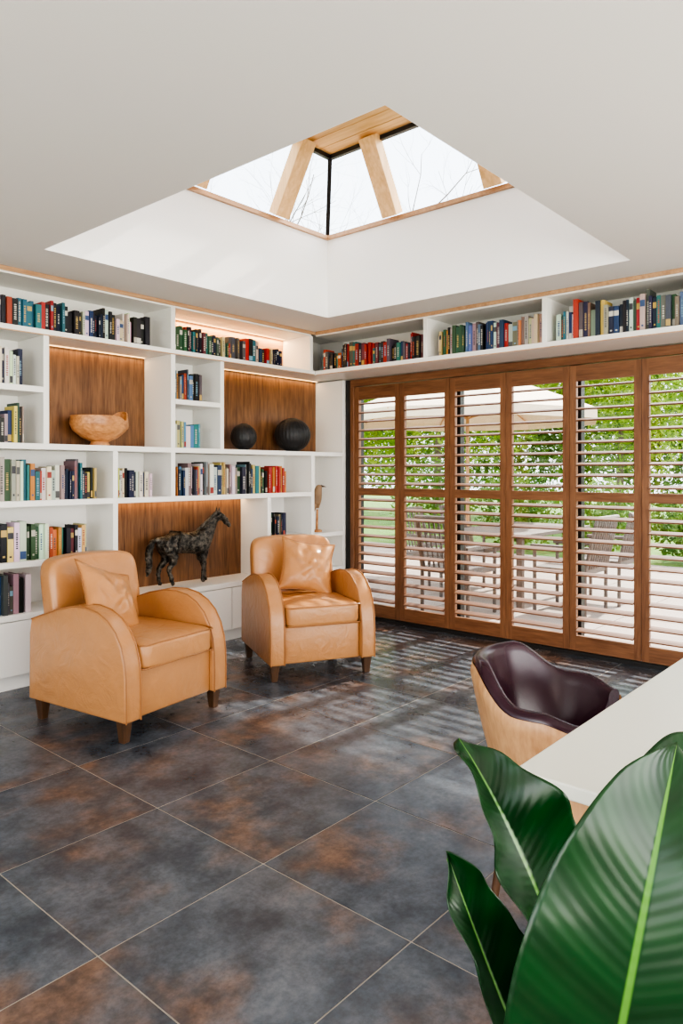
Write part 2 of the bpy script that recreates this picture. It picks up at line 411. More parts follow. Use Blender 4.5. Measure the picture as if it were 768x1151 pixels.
books('y',3.11,4.19,Z[5],f,.13,.21,DK+PAL[7:12]);books('y',2.16,3.0,Z[5],f,.17,.22,W+PAL);books('y',1.19,2.06,Z[5],f,.17,.26,PAL+DK);books('y',.25,1.1,Z[5],f)

# ---------------------------------------------------------------- shutters
SX=4.925;PWD=.499;Y1=4.12
def shutter(yl,yr):
    mb=MB();d=.016
    e=.0015;yl-=e;yr+=e
    zt=2.05;zb=.035
    st=.048
    mb.box(SX-d,SX+d,yl-st,yl,zb,zt,0);mb.box(SX-d,SX+d,yr,yr+st,zb,zt,0)
    for z0,z1 in ((zb,.14),(1.09,1.155),(1.94,zt)): mb.box(SX-d,SX+d,yr+st,yl-st,z0,z1,1)
    tilt=math.radians(14)
    prof=[(-.038,0),(-.030,.0050),(0,.0065),(.030,.0050),(.038,0),(.030,-.0050),(0,-.0065),(-.030,-.0050)]
    for z0,z1,n in ((.14,1.09,12),(1.155,1.94,10)):
        p=(z1-z0)/n
        for i in range(n):
            z=z0+p*(i+.5)
            def fn(q,a,z=z):
                c,s=math.cos(tilt),math.sin(tilt)
                return (SX+q[0]*c-q[1]*s,a,z+q[0]*s+q[1]*c)
            mb.prism(prof,fn,yr+st+.002,yl-st-.002,2)
    return mb.obj('plantation_shutter',[M_cedar,M_cedarh,M_louver])
for k_ in range(8): shutter(Y1-k_*PWD,Y1-(k_+1)*PWD)
mb=MB()
mb.box(4.895,4.965,.06,4.16,2.056,2.12,1);mb.box(4.895,4.965,4.122,4.16,.0,2.056,0);mb.box(4.895,4.965,.08,.126,0,2.056,0)
mb.obj('trim_1',[M_cedar,M_cedarh],bevel=.002,seg=1)
mb=MB();mb.box(4.905,4.965,4.165,4.218,0,2.12);mb.box(4.90,4.965,.127,4.12,0,.03);mb.obj('trim_2',[M_dark])
for i,(a,b_) in enumerate(((4.2,3.137),(3.137,2.127),(2.127,1.12),(1.12,.08))):
    mb=MB();x0,x1=5.03,5.09;w=.04
    mb.box(x0,x1,a-w,a,.0,2.12);mb.box(x0,x1,b_,b_+w,0,2.12);mb.box(x0,x1,b_+w,a-w,0,.05);mb.box(x0,x1,b_+w,a-w,2.07,2.12)
    mb.box(5.058,5.062,b_+w,a-w,.05,2.07,1)
    mb.obj('door_%d'%(i+1),[M_dark,M_glass])

# ---------------------------------------------------------------- armchairs
def rbox(mb,x0,x1,y0,y1,z0,z1,mat=0,M=None,crown=0):
    cx,cy,cz=(x0+x1)/2,(y0+y1)/2,(z0+z1)/2;sx,sy,sz=(x1-x0)/2,(y1-y0)/2,(z1-z0)/2
    def pt(u,v):
        th=(u-.5)*2*math.pi;ph=(v-.5)*math.pi
        c=lambda a,p:math.copysign(abs(math.cos(a))**p,math.cos(a));s=lambda a,p:math.copysign(abs(math.sin(a))**p,math.sin(a))
        e1,e2=.25,.22
        x=c(ph,e1)*c(th,e2);y=c(ph,e1)*s(th,e2);z=s(ph,e1)
        if z>0: z+=crown*(1-x*x)*(1-y*y)
        return (cx+sx*x,cy+sy*y,cz+sz*z)
    mb.grid(pt,56,29,mat,wrapu=True,M=M)
def armchair(loc,rotz,pillow):
    e=empty('leather_armchair',loc,rotz)
    AI,AO=.252,.352
    mb=MB();mb.box(-AI,AI,-.345,.30,.105,.335);mb.obj('seat_base',[M_leather],e,smooth=True,bevel=.012,seg=3)
    ctrl=[(-.372,.105),(-.374,.20),(-.372,.31),(-.362,.39),(-.338,.465),(-.297,.53),(-.24,.58),(-.17,.613),(-.08,.628),(.02,.624),(.13,.60),(.24,.565),(.36,.525),(.375,.45),(.378,.105)]
    for s in (-1,1):
        mb=MB();fn=lambda p,a:(a,p[0],p[1])
        mb.prism(ctrl,fn,s*AI,s*AO)
        mb.obj('arm_%s'%('left' if s<0 else 'right'),[M_leather],e,smooth=True,bevel=.013,seg=4)
        cu=D.curves.new('piping','CURVE');cu.dimensions='3D';cu.bevel_depth=.0042;cu.bevel_resolution=2;cu.materials.append(M_piping)
        for xx in (s*(AI+.006),s*(AO-.005)):
            sp=cu.splines.new('POLY');pts=ctrl[:-2];sp.points.add(len(pts)-1)
            for q,p in zip(sp.points,pts):
                q.co=(xx,p[0]-.001,p[1]+.0005,1)
        o=D.objects.new('piping',cu);scene.collection.objects.link(o);o.parent=e
    mb=MB();rbox(mb,-AI+.002,AI-.002,-.388,.20,.33,.468,crown=.22)
    mb.obj('seat_cushion',[M_leather],e,smooth=True,angle=80)
    cu=D.curves.new('cushion_piping','CURVE');cu.dimensions='3D';cu.bevel_depth=.004;cu.bevel_resolution=2;cu.materials.append(M_piping)
    for zz in (.456,.342):
        sp=cu.splines.new('POLY');q_=AI-.006;pts=[(-q_,.1),(-q_,-.365),(-q_+.012,-.380),(q_-.012,-.380),(q_,-.365),(q_,.1)];sp.points.add(len(pts)-1)
        for q,p in zip(sp.points,pts): q.co=(p[0],p[1],zz,1)
    o=D.objects.new('cushion_piping',cu);scene.collection.objects.link(o);o.parent=e
    def bk(u,v):
        th=(u-.5)*2*math.pi;ph=(v-.5)*math.pi
        sg=lambda x,p:math.copysign(abs(x)**p,x)
        x=.298*sg(math.cos(th),.30)*sg(math.cos(ph),.22);y=.072*sg(math.sin(th),.5)*sg(math.cos(ph),.3);z=.365*sg(math.sin(ph),.2)
        z2=.475+z; y+=.275+(z2-.3)*.17-.03*(x/.3)**2
        if z2>.6: z2+=.016*(1-(x/.298)**2)-.012
        return (x,y,z2)
    mb=MB();mb.grid(bk,60,37,0,wrapu=True);mb.obj('backrest',[M_leather],e,smooth=True,angle=80)
    mb=MB();mb.box(-AI,AI,.30,.374,.105,.45);mb.obj('outer_back',[M_leather],e,smooth=True,bevel=.015,seg=3)
    mb=MB()
    for sx in (-1,1):
        for sy in (-1,1):
            x,y=sx*.31,sy*.315
            a=.028;b_=.018
            vs=[(x-b_,y-b_,0),(x+b_,y-b_,0),(x+b_,y+b_,0),(x-b_,y+b_,0),(x-a,y-a,.106),(x+a,y-a,.106),(x+a,y+a,.106),(x-a,y+a,.106)]
            mb.add(vs,[(0,3,2,1),(4,5,6,7),(0,1,5,4),(1,2,6,5),(2,3,7,6),(3,0,4,7)])
    mb.obj('legs',[M_leg],e,bevel=.002,seg=1)
    M=Matrix.Translation(Vector(pillow[0]))@Matrix.Rotation(pillow[1],4,'Z')@Matrix.Rotation(pillow[2],4,'X')@Matrix.Rotation(pillow[3],4,'Y')
    mb=MB();S_=pillow[4]
    def side(sg):
        def f_(u,v):
            u=u*2-1;v=v*2-1
            x=u*S_*(1-.13*(1-v*v));z=v*S_*(1-.13*(1-u*u))
            t_=.076*((1-abs(u)**2.2)*(1-abs(v)**2.2))**.68
            t_+=.010*noise.noise(Vector((u*2.8,v*2.8,sg*3)))*(1-abs(u))*(1-abs(v))*4
            t_-=.008*math.exp(-((u-.15*v)/.14)**2)*max(0,v)*(1-v*v)*2
            return (x,sg*max(t_,0),z)
        return f_
    mb.grid(side(1),36,36,M=M);mb.grid(side(-1),36,36,M=M)
    mb.obj('throw_pillow',[M_leather],e,smooth=True,merge=True,angle=120)
    cu=D.curves.new('pillow_piping','CURVE');cu.dimensions='3D';cu.bevel_depth=.0042;cu.bevel_resolution=2;cu.materials.append(M_piping)
    sp=cu.splines.new('POLY');per=[]
    for k in range(4):
        for q in range(16):
            a_=-1+2*q/16
            per.append([(a_,-1),(1,a_),(-a_,1),(-1,-a_)][k])
    sp.points.add(len(per)-1);sp.use_cyclic_u=True
    for q,(u,v) in zip(sp.points,per):
        p=M@Vector((u*S_*(1-.13*(1-v*v)),0,v*S_*(1-.13*(1-u*u))));q.co=(*p,1)
    o=D.objects.new('pillow_piping',cu);scene.collection.objects.link(o);o.parent=e
    return e
armchair((2.166,3.40,0),math.radians(8.5),((-.095,.05,.628),math.radians(16),math.radians(-34),math.radians(24),.195))
armchair((3.49,3.363,0),math.radians(-27.5),((.035,.075,.648),math.radians(-4),math.radians(-26),math.radians(11),.190))

# ---------------------------------------------------------------- table
tb=empty('dining_table',(0,0,0))
mb=MB();mb.box(1.21,3.5,-.45,.63,.722,.75);mb.obj('top',[M_stone],tb,bevel=.004)
mb=MB();mb.box(1.225,3.485,-.435,.615,.665,.7215);mb.obj('apron',[M_oak],tb,bevel=.003)
mb=MB()
for x in (1.9,3.0):
    for y in (-.30,.30): mb.cyl((x,y,0),(x,y,.665),.022,.036,16)
mb.obj('legs',[M_oak],tb,smooth=True)

# ---------------------------------------------------------------- tub chair
def tub(loc,rotz):
    e=empty('tub_chair',loc,rotz)
    TM=math.radians(122)
    def sm(a): a=min(1,max(0,a));return a*a*(3-2*a)
    def h(t):
        a=abs(t)
        return .61+.10*sm((math.radians(80)-a)/math.radians(45))-.03*sm((a-math.radians(95))/math.radians(28))
    def rad(v,t): return (.175+.095*v**.7)
    def outer(t,v,off):
        r=rad(v,t)+off; z=.36+(h(t)-.36)*v
        return (math.sin(t)*r*1.02,math.cos(t)*r,z)
    mb=MB()
    def sh(u,v):
        t=(u*2-1)*TM
        n=v
        if n<.5: return outer(t,n*2,0)
        return outer(t,(1-n)*2,-.012)
    mb.grid(sh,60,24,0,wrapv=True)
    mb.lathe([(0,.345),(.175,.35),(.187,.375),(0,.38)],40)
    mb.obj('shell',[M_oak],e,smooth=True,angle=50)
    mb=MB()
    def pad(u,v):
        t=(u*2-1)*(TM-.01)
        q=v
        if q<.42: vv=.12+q/.42*.86;off=-.0125;p=outer(t,vv,off);return p
        if q<.58:
            a=(q-.42)/.16*math.pi; p=outer(t,.98,-.036);r=.0235
            return (p[0]+math.sin(t)*math.cos(a)*r,p[1]+math.cos(t)*math.cos(a)*r,p[2]+math.sin(a)*r+.004)
        vv=.12+(1-(q-.58)/.42)*.86
        return outer(t,vv,-.0595-.012*math.sin(vv*math.pi))
    mb.grid(pad,60,34,0,wrapv=True)
    for u in (0,1):
        pts=[pad(u,j/34) for j in range(34)];c=sum((Vector(p) for p in pts),Vector())/34
        mb.add(pts+[c],[(j,(j+1)%34,34) for j in range(34)])
    mb.obj('leather_lining',[M_purple],e,smooth=True,angle=60)
    mb=MB();mb.lathe([(0,.382),(.15,.384),(.165,.40),(.17,.425),(.16,.45),(.14,.462),(0,.468)],40,c=(0,-.02,0));mb.obj('seat_cushion',[M_purple],e,smooth=True,angle=80)
    mb=MB()
    for sx in (-1,1):
        for sy in (-1,1): mb.cyl((sx*.15,sy*.15,0),(sx*.11,sy*.11,.352),.011,.018,12)
    mb.obj('legs',[M_leg],e,smooth=True)
tub((2.09,.94,0),math.radians(8))

# ---------------------------------------------------------------- skinned sculptures
def skin(name,verts,edges,radii,mat,parent,sub=2,loc=None,rot=None):
    me=D.meshes.new(name);me.from_pydata(verts,edges,[]);me.materials.append(mat)
    o=D.objects.new(name,me);scene.collection.objects.link(o)
    md=o.modifiers.new('skin','SKIN');md.use_smooth_shade=True
    sv=me.skin_vertices[0].data
    for i,r in enumerate(radii):
        sv[i].radius=(r,r) if not isinstance(r,tuple) else r
        sv[i].use_root=(i==0)
    s_=o.modifiers.new('sub','SUBSURF');s_.levels=sub;s_.render_levels=sub
    if parent:o.parent=parent
    if loc:o.location=loc
    if rot:o.rotation_euler=rot
    return o
def bronze():
    m,nt,b=new('weathered_bronze');b.inputs['Roughness'].default_value=.38;b.inputs['Metallic'].default_value=.5
    tc=N(nt,'ShaderNodeTexCoord');n=N(nt,'ShaderNodeTexNoise');n.inputs['Scale'].default_value=28;n.inputs['Detail'].default_value=7;n.inputs['Roughness'].default_value=.7;L(nt,tc.outputs['Object'],n.inputs['Vector'])
    r=N(nt,'ShaderNodeValToRGB');e=r.color_ramp.elements;e[0].position=.44;e[0].color=(.012,.011,.010,1);e[1].position=.70;e[1].color=(.22,.195,.16,1)
    L(nt,n.outputs['Fac'],r.inputs['Fac']);L(nt,r.outputs['Color'],b.inputs['Base Color'])
    bp=N(nt,'ShaderNodeBump');bp.inputs['Strength'].default_value=1;bp.inputs['Distance'].default_value=.012;L(nt,n.outputs['Fac'],bp.inputs['Height']);L(nt,bp.outputs['Normal'],b.inputs['Normal'])
    return m
M_bronze=bronze()
hs=empty('horse_sculpture',(3.27,4.385,Z[0]),math.radians(-4))
hv=[];he=[];hr=[]
def ad(p,r,c=None):
    hv.append(p);hr.append(r)
    if c is not None: he.append((c,len(hv)-1))
    return len(hv)-1
p0=ad((-.03,0,.312),(.078,.082))
p1=ad((-.10,0,.325),(.070,.074),p0);p2=ad((-.17,0,.33),(.068,.070),p1);p2b=ad((-.22,0,.33),(.045,.045),p2)
p3=ad((.06,0,.308),(.074,.086),p0);p4=ad((.135,0,.325),(.066,.084),p3);p5=ad((.185,0,.375),(.048,.068),p4)
p6=ad((.22,0,.435),(.036,.052),p5);p7=ad((.255,0,.485),(.030,.040),p6);p8=ad((.30,0,.505),(.028,.034),p7)
p9=ad((.345,0,.475),(.023,.028),p8);p10=ad((.385,0,.435),(.017,.019),p9);p11=ad((.402,0,.418),(.017,.018),p10)
for s,dx,dh in ((1,.03,-.02),(-1,-.03,.035)):
    a=ad((-.17,s*.034,.27),(.048,.054),p2);b_=ad((-.13+dh*.3,s*.042,.205),.034,a);c=ad((-.195+dh*.6,s*.044,.135),.0185,b_);d=ad((-.185+dh,s*.044,.045),.0135,c);ad((-.17+dh,s*.044,.012),.016,d)
    a=ad((.135,s*.032,.255),(.038,.044),p4);b_=ad((.135+dx*.3,s*.038,.20),.027,a);c=ad((.155+dx*.8,s*.040,.125),.0165,b_);d=ad((.15+dx*1.3,s*.040,.045),.0125,c);ad((.165+dx*1.3,s*.040,.012),.0155,d)
t1=ad((-.25,0,.355),.018,p2b);t2=ad((-.29,0,.33),.025,t1);t3=ad((-.315,0,.25),.031,t2);t4=ad((-.31,.0,.16),.024,t3);ad((-.325,0,.09),.008,t4)
o=skin('body',hv,he,hr,M_bronze,hs,sub=3)
tx_=D.textures.new('hammered','CLOUDS');tx_.noise_scale=.030;tx_.noise_depth=3
dm=o.modifiers.new('rough','DISPLACE');dm.texture=tx_;dm.strength=.022;dm.mid_level=.5;dm.texture_coords='LOCAL'
mb=MB()
for s in (-1,1): mb.cyl((.283,s*.015,.528),(.287,s*.020,.572),.011,.001,8)
for i in range(15):
    f_=i/14;x=.145+.135*f_;z=.432+.10*f_
    mb.cyl((x-.008,0,z),(x-.045-.012*math.sin(i*2.1),.014*math.sin(i*1.7),z-.035),.013,.003,7)
mb.cyl((.29,0,.535),(.335,.0,.505),.010,.003,7)
mb.obj('mane_and_ears',[M_bronze],hs,smooth=True)

bd=empty('bird_sculpture',(4.65,4.34,Z[1]),math.radians(-30))
M_bird=plain('carved_bird',(.34,.22,.13),.6,bump=.5,bscale=60,var=.8)
mb=MB();mb.lathe([(0,0),(.045,0),(.048,.012),(.04,.018),(0,.02)],20);mb.cyl((0,0,.018),(.004,0,.20),.011,.009,10);mb.obj('perch',[M_bowl],bd,smooth=True)
bv=[(0,0,.29),(0.008,0,.345),(.02,0,.40),(.045,0,.405),(-.016,0,.245),(-.04,0,.17),(.014,.016,.245),(.008,.011,.208),(.014,-.016,.245),(.008,-.011,.208)]
skin('bird_body',bv,[(0,1),(1,2),(2,3),(0,4),(4,5),(0,6),(6,7),(0,8),(8,9)],[.050,.042,.037,.012,.032,.012,.014,.008,.014,.008],M_bird,bd)
mb=MB();mb.cyl((.046,0,.405),(.088,0,.397),.009,.001,8);mb.cyl((.03,.028,.412),(.032,.033,.413),.005,.005,8);mb.cyl((.03,-.028,.412),(.032,-.033,.413),.005,.005,8);mb.obj('beak_eyes',[M_leg],bd,smooth=True)

# bowl
bw=empty('wooden_bowl',(2.564,4.39,Z[3]))
mb=MB()
op=[(0,0),(.062,0),(.066,.012),(.058,.03),(.10,.055),(.15,.105),(.165,.15),(.16,.20)]
ip=[(.152,.20),(.155,.15),(.138,.11),(.09,.07),(0,.058)]
def wob(p,t,r,z):
    k=1+.03*math.sin(3*t+1)
    q=Vector((p.x*k*(1.22 if r>.07 else 1),p.y*k*.92,p.z))
    if z>.14:
        w=max(0,math.cos(t-.2));q.z+=.045*w**3*(z-.1)/.1 - .05*math.exp(-((t-1.0)/.3)**2) - .04*math.exp(-((t-5.6)/.35)**2)
    return q
mb.lathe(op+ip,56,fn=wob);mb.obj('bowl',[M_bowl],bw,smooth=True,angle=50)
def vase(x,y,r,hh,n):
    e=empty('black_vase',(x,y,Z[3]))
    prof=[(0,.0),(r*.35,0)]
    for i in range(1,22):
        a=-math.pi/2+math.pi*(.10+.80*i/21);prof.append((r*math.cos(a),hh/2*(1+math.sin(a)*1.0)-.0))
    prof=[(a,max(b,0)) for a,b in prof]
    rt=prof[-1][0];zt=prof[-1][1]
    prof+=[(rt*.75,zt+.006),(rt*.62,zt+.004),(rt*.6,zt-.02),(0,zt-.03)]
    def fn(p,t,rr,z):
        k=1+.03*abs(math.sin(t*n/2+z*6)) if .01<z<zt-.002 else 1
        return Vector((p.x*k,p.y*k,p.z))
    mb=MB();mb.lathe(prof,120,fn=fn);mb.obj('body',[M_black],e,smooth=True,angle=60)
vase(3.83,4.38,.102,.215,26);vase(4.385,4.38,.153,.29,30)

# ---------------------------------------------------------------- plant
def leafmat():
    m,nt,b=new('banana_leaf');b.inputs['Roughness'].default_value=.28;b.inputs['Specular IOR Level'].default_value=.42
    uv=N(nt,'ShaderNodeUVMap');sp=N(nt,'ShaderNodeSeparateXYZ');L(nt,uv.outputs['UV'],sp.inputs[0])
    ab=N(nt,'ShaderNodeMath',operation='SUBTRACT');ab.inputs[1].default_value=.5;L(nt,sp.outputs['Y'],ab.inputs[0])
    a2=N(nt,'ShaderNodeMath',operation='ABSOLUTE');L(nt,ab.outputs[0],a2.inputs[0])
    m1=N(nt,'ShaderNodeMath',operation='MULTIPLY');m1.inputs[1].default_value=210;L(nt,sp.outputs['X'],m1.inputs[0])
    m2=N(nt,'ShaderNodeMath',operation='MULTIPLY_ADD');m2.inputs[1].default_value=-60;L(nt,a2.outputs[0],m2.inputs[0]);L(nt,m1.outputs[0],m2.inputs[2])
    si=N(nt,'ShaderNodeMath',operation='SINE');L(nt,m2.outputs[0],si.inputs[0])
    m3=N(nt,'ShaderNodeMath',operation='MULTIPLY');m3.inputs[1].default_value=.27;L(nt,m2.outputs[0],m3.inputs[0])
    s2=N(nt,'ShaderNodeMath',operation='SINE');L(nt,m3.outputs[0],s2.inputs[0])
    tc=N(nt,'ShaderNodeTexCoord');nz=N(nt,'ShaderNodeTexNoise');nz.inputs['Scale'].default_value=7;nz.inputs['Detail'].default_value=3;L(nt,tc.outputs['Object'],nz.inputs['Vector'])
    ms=N(nt,'ShaderNodeMath',operation='MULTIPLY_ADD');ms.inputs[1].default_value=.18;L(nt,s2.outputs[0],ms.inputs[0]);L(nt,nz.outputs['Fac'],ms.inputs[2])
    mx=N(nt,'ShaderNodeMix',data_type='RGBA');mx.inputs[6].default_value=(.003,.020,.005,1);mx.inputs[7].default_value=(.006,.048,.009,1);L(nt,ms.outputs[0],mx.inputs[0])
    rb=N(nt,'ShaderNodeMapRange');rb.inputs['From Min'].default_value=.010;rb.inputs['From Max'].default_value=.022;rb.inputs['To Min'].default_value=1;rb.inputs['To Max'].default_value=0;L(nt,a2.outputs[0],rb.inputs['Value'])
    m4=N(nt,'ShaderNodeMix',data_type='RGBA');L(nt,rb.outputs[0],m4.inputs[0]);L(nt,mx.outputs[2],m4.inputs[6]);m4.inputs[7].default_value=(.08,.20,.03,1)
    L(nt,m4.outputs[2],b.inputs['Base Color'])
    bp=N(nt,'ShaderNodeBump');bp.inputs['Strength'].default_value=.09;bp.inputs['Distance'].default_value=.0012
    adn=N(nt,'ShaderNodeMath',operation='MULTIPLY_ADD');adn.inputs[1].default_value=2.0;L(nt,s2.outputs[0],adn.inputs[0]);L(nt,si.outputs[0],adn.inputs[2])
    L(nt,adn.outputs[0],bp.inputs['Height']);L(nt,bp.outputs['Normal'],b.inputs['Normal'])
    return m
M_leaf=leafmat();M_stem=plain('leaf_stalk',(.10,.22,.035),.4)
pl=empty('potted_banana_plant',(.953,.352,0),math.atan2(-.7541,.6567))
def bez(a,b,c,t): return a*(1-t)**2+b*2*t*(1-t)+c*t*t
def leaf(base,mid,tip,hw,face,fold=.25,curl=0,wave=.004,name='leaf',soil=(0,0,.36),seed=0):
    base,tip=Vector(base),Vector(tip);mid=Vector(mid);ctrl=mid*2-(base+tip)/2
    face=Vector(face).normalized()
    nu,nv=70,31
    me=D.meshes.new(name);vs=[];fs=[];uvs=[]
    for i in range(nu):
        t=i/(nu-1);p=bez(base,ctrl,tip,t);tg=((ctrl-base)*2*(1-t)+(tip-ctrl)*2*t).normalized()
        sd=tg.cross(face).normalized();nr=sd.cross(tg).normalized()
        w=hw*(math.sin(math.pi*min(1,(t*.97+.03))**.80))**.62 if t<1 else 0
        w*= (1-max(0,(t-.88)/.12)**2*.6)
        for j in range(nv):
            v=j/(nv-1)*2-1
            ang=fold+curl*abs(v)
            off=sd*(v*w*math.cos(ang))+nr*(abs(v)*w*math.sin(ang))
            off+=nr*(wave*abs(v)**1.5*(math.sin(t*15+seed+(2 if v>0 else 0))+.5*math.sin(t*33+seed*2)))
            vs.append(p+off);uvs.append((t,(v+1)/2))
    for i in range(nu-1):
        for j in range(nv-1): fs.append((i*nv+j,(i+1)*nv+j,(i+1)*nv+j+1,i*nv+j+1))
    me.from_pydata([tuple(v) for v in vs],[],fs);me.materials.append(M_leaf)
    ul=me.uv_layers.new(name='UVMap')
    for p_ in me.polygons:
        p_.use_smooth=True
        for li in p_.loop_indices: ul.data[li].uv=uvs[me.loops[li].vertex_index]
    o=D.objects.new(name,me);scene.collection.objects.link(o);o.parent=pl
    s_=o.modifiers.new('s','SOLIDIFY');s_.thickness=.0012
    cu=D.curves.new('stalk','CURVE');cu.dimensions='3D';cu.bevel_depth=.006;cu.bevel_resolution=3;cu.materials.append(M_stem)
    sp=cu.splines.new('POLY');n=26;pts=[]
    so=Vector(soil)
    for i in range(8):
        t=i/8;pts.append((bez(so,Vector((so.x*.5+base.x*.5,so.y*.5+base.y*.5,(so.z+base.z)/2)),base,t),1.3-.3*t))
    for i in range(n): 
        t=i/(n-1)*.97;pp=bez(base,ctrl,tip,t);tg=((ctrl-base)*2*(1-t)+(tip-ctrl)*2*t).normalized();sd=tg.cross(face).normalized();nr=sd.cross(tg).normalized()
        pts.append((pp-nr*.0035,(1-t)*.75+.10))
    sp.points.add(len(pts)-1)
    for q,(p,r) in zip(sp.points,pts): q.co=(*p,1);q.radius=r
    o=D.objects.new('stalk',cu);scene.collection.objects.link(o);o.parent=pl
leaf((-.076,-.14,.50),(-.070,-.23,.79),(.005,-.17,1.005),.116,(-.25,-1,.25),.20,0,.005,seed=1)
leaf((-.04,0,.56),(-.118,-.02,.78),(-.200,.03,.935),.092,(.35,-.8,.6),.40,.25,.013,seed=2)
leaf((-.06,-.04,.40),(-.165,-.09,.655),(-.235,-.09,.845),.070,(.5,-.8,.35),.35,.3,.010,seed=4)
leaf((.05,.05,.55),(.16,.1,.80),(.27,.16,.86),.10,(-.4,-.6,.8),.3,.1,.006,seed=5)
leaf((.02,.08,.48),(.03,.16,.60),(.0,.24,.62),.07,(0,.5,1),.3,.1,.006,seed=6)
leaf((.05,-.06,.50),(.14,-.22,.70),(.22,-.36,.72),.08,(.2,-.3,1),.3,.1,.006,seed=7)
M_pot=plain('grey_planter',(.25,.24,.23),.6,bump=.3,bscale=50);M_soil=plain('soil',(.03,.02,.013),.95,bump=1,bscale=60)
mb=MB();mb.lathe([(0,0),(.115,0),(.125,.01),(.17,.38),(.172,.40),(.158,.40),(.15,.35),(.149,.34)],48,mat=0);mb.lathe([(0,.352),(.08,.358),(.152,.35)],32,mat=1);mb.obj('planter',[M_pot,M_soil],pl,smooth=True)

# ---------------------------------------------------------------- outside
M_pave=plain('patio_stone',(.34,.27,.23),.85,bump=.2,bscale=20,var=.2)
M_lawn=plain('lawn',(.12,.22,.04),.95,bump=1,bscale=80,var=.35)
mb=MB()
for i in range(7):
    for j in range(17): mb.box(5.16+.8*i,5.16+.8*i+.79,-4+.8*j,-4+.8*j+.79,-.09,-.05)
mb.obj('patio',[M_pave],bevel=.004,seg=1)
mb=MB();mb.box(-16,40,-25,40,-.3,-.1);mb.obj('lawn',[M_lawn])
mb=MB();mb.box(-6.5,XW-.16,-7,6,-.099,-.05);mb.box(XW-.16,5.15,-7,YS-.16,-.099,-.05);mb.obj('terrace',[M_pave])
LG1=leafcard('spring_leaves',(.12,.23,.025),(.40,.50,.09));LG2=leafcard('hedge_leaves',(.07,.16,.03),(.26,.38,.09))
M_bark=plain('bark',(.16,.12,.09),.9,bump=1,bscale=20)
def foliage(name,blobs,n,size,mat,seed,trunks=()):
    r=random.Random(seed);vs=[];fs=[]
    for (c,rad) in blobs:
        for i in range(n):
            d=Vector((r.gauss(0,1),r.gauss(0,1),r.gauss(0,1))).normalized()*(r.random()**.4)
            p=Vector(c)+Vector((d.x*rad[0],d.y*rad[1],d.z*rad[2]))
            if p.z<.02: continue
            a=Vector((r.gauss(0,1),r.gauss(0,1),r.gauss(0,1))).normalized();b_=a.orthogonal().normalized();s_=size*r.uniform(.6,1.4);o=len(vs)
            vs+= [p-a*s_,p-b_*s_*.5,p+a*s_,p+b_*s_*.5];fs.append((o,o+1,o+2,o+3))
    mb=MB();mb.add(vs,fs,0)
    for (x,y,h_,rr) in trunks: mb.cyl((x,y,-.098),(x+.1,y,h_),rr,rr*.5,10,1)
    return mb.obj(name,[mat,M_bark])
r=random.Random(5)
foliage('hedge',[((20.5+r.uniform(-.4,.4),-6+1.5*i,2.0+r.uniform(-.3,.3)+(.9 if i>7 else -.5)),(1.3,1.4,2.6 if i>7 else 1.7)) for i in range(22)],3200,.10,LG2,1)
foliage('garden_tree',[((14.4,8.5,3.2),(1.8,1.8,1.9)),((14.1,10.0,4.0),(1.5,1.7,1.6)),((13.8,11.2,2.6),(1.4,1.6,1.7))],5500,.055,LG1,2,[(14.2,9.4,2.6,.12)])
foliage('garden_tree',[((15.8,5.3,2.8),(1.5,1.4,1.7)),((16,6.6,3.8),(1.3,1.3,1.4))],5000,.055,LG1,3,[(15.8,5.7,2.2,.1)])
foliage('garden_tree',[((15.7,2.6,2.6),(1.2,1.2,1.4))],3500,.05,LG1,4,[(15.5,2.6,2,.08)])
foliage('shrub',[((11.6,6.0,.6),(.6,.8,.8)),((11.6,4.4,.5),(.6,.8,.7)),((11.6,3.0,.45),(.6,.7,.6)),((11.6,7.8,.7),(.6,.9,.9))],2200,.05,LG2,7)
def bare(loc,h_,seed):
    r=random.Random(seed);cu=D.curves.new('bare_tree','CURVE');cu.dimensions='3D';cu.bevel_depth=1;cu.bevel_resolution=1;cu.materials.append(M_bark)
    def br(p,d,l,rad,dep):
        n=4;pts=[(p.copy(),rad)]
        for i in range(n):
            d=(d+Vector((r.gauss(0,.14),r.gauss(0,.14),r.gauss(0,.08)+.03))).normalized();p=p+d*l/n;pts.append((p.copy(),rad*(1-.5*(i+1)/n)))
        sp=cu.splines.new('POLY');sp.points.add(n)
        for q,(a,b_) in zip(sp.points,pts):q.co=(*a,1);q.radius=b_
        if dep==0:return
        for k in range(3 if dep>1 else 4):
            f_=r.choice([1,2,3,4]);a,b_=pts[f_]
            ax=d.orthogonal().normalized();ax.rotate(Matrix.Rotation(r.uniform(0,6.28),3,d))
            nd=(d*r.uniform(.7,1.1)+ax*r.uniform(.5,.9)).normalized()
            br(a,nd,l*r.uniform(.55,.8),b_*.62,dep-1)
    br(Vector((0,0,-.1)),Vector((0,0,1)),h_*.42,.13,5)
    o=D.objects.new('bare_tree',cu);scene.collection.objects.link(o);o.location=loc
bare((9.2,9.6,0),10.5,3);bare((7.6,10.8,0),10.5,8);bare((10.3,8.6,0),11,12);bare((12.3,7.4,0),11.5,21)
M_canvas=plain('cream_canvas',(.74,.61,.47),.85)
pa=empty('garden_parasol',(8.3,5.0,-.05))
mb=MB();n=8;rr=1.75
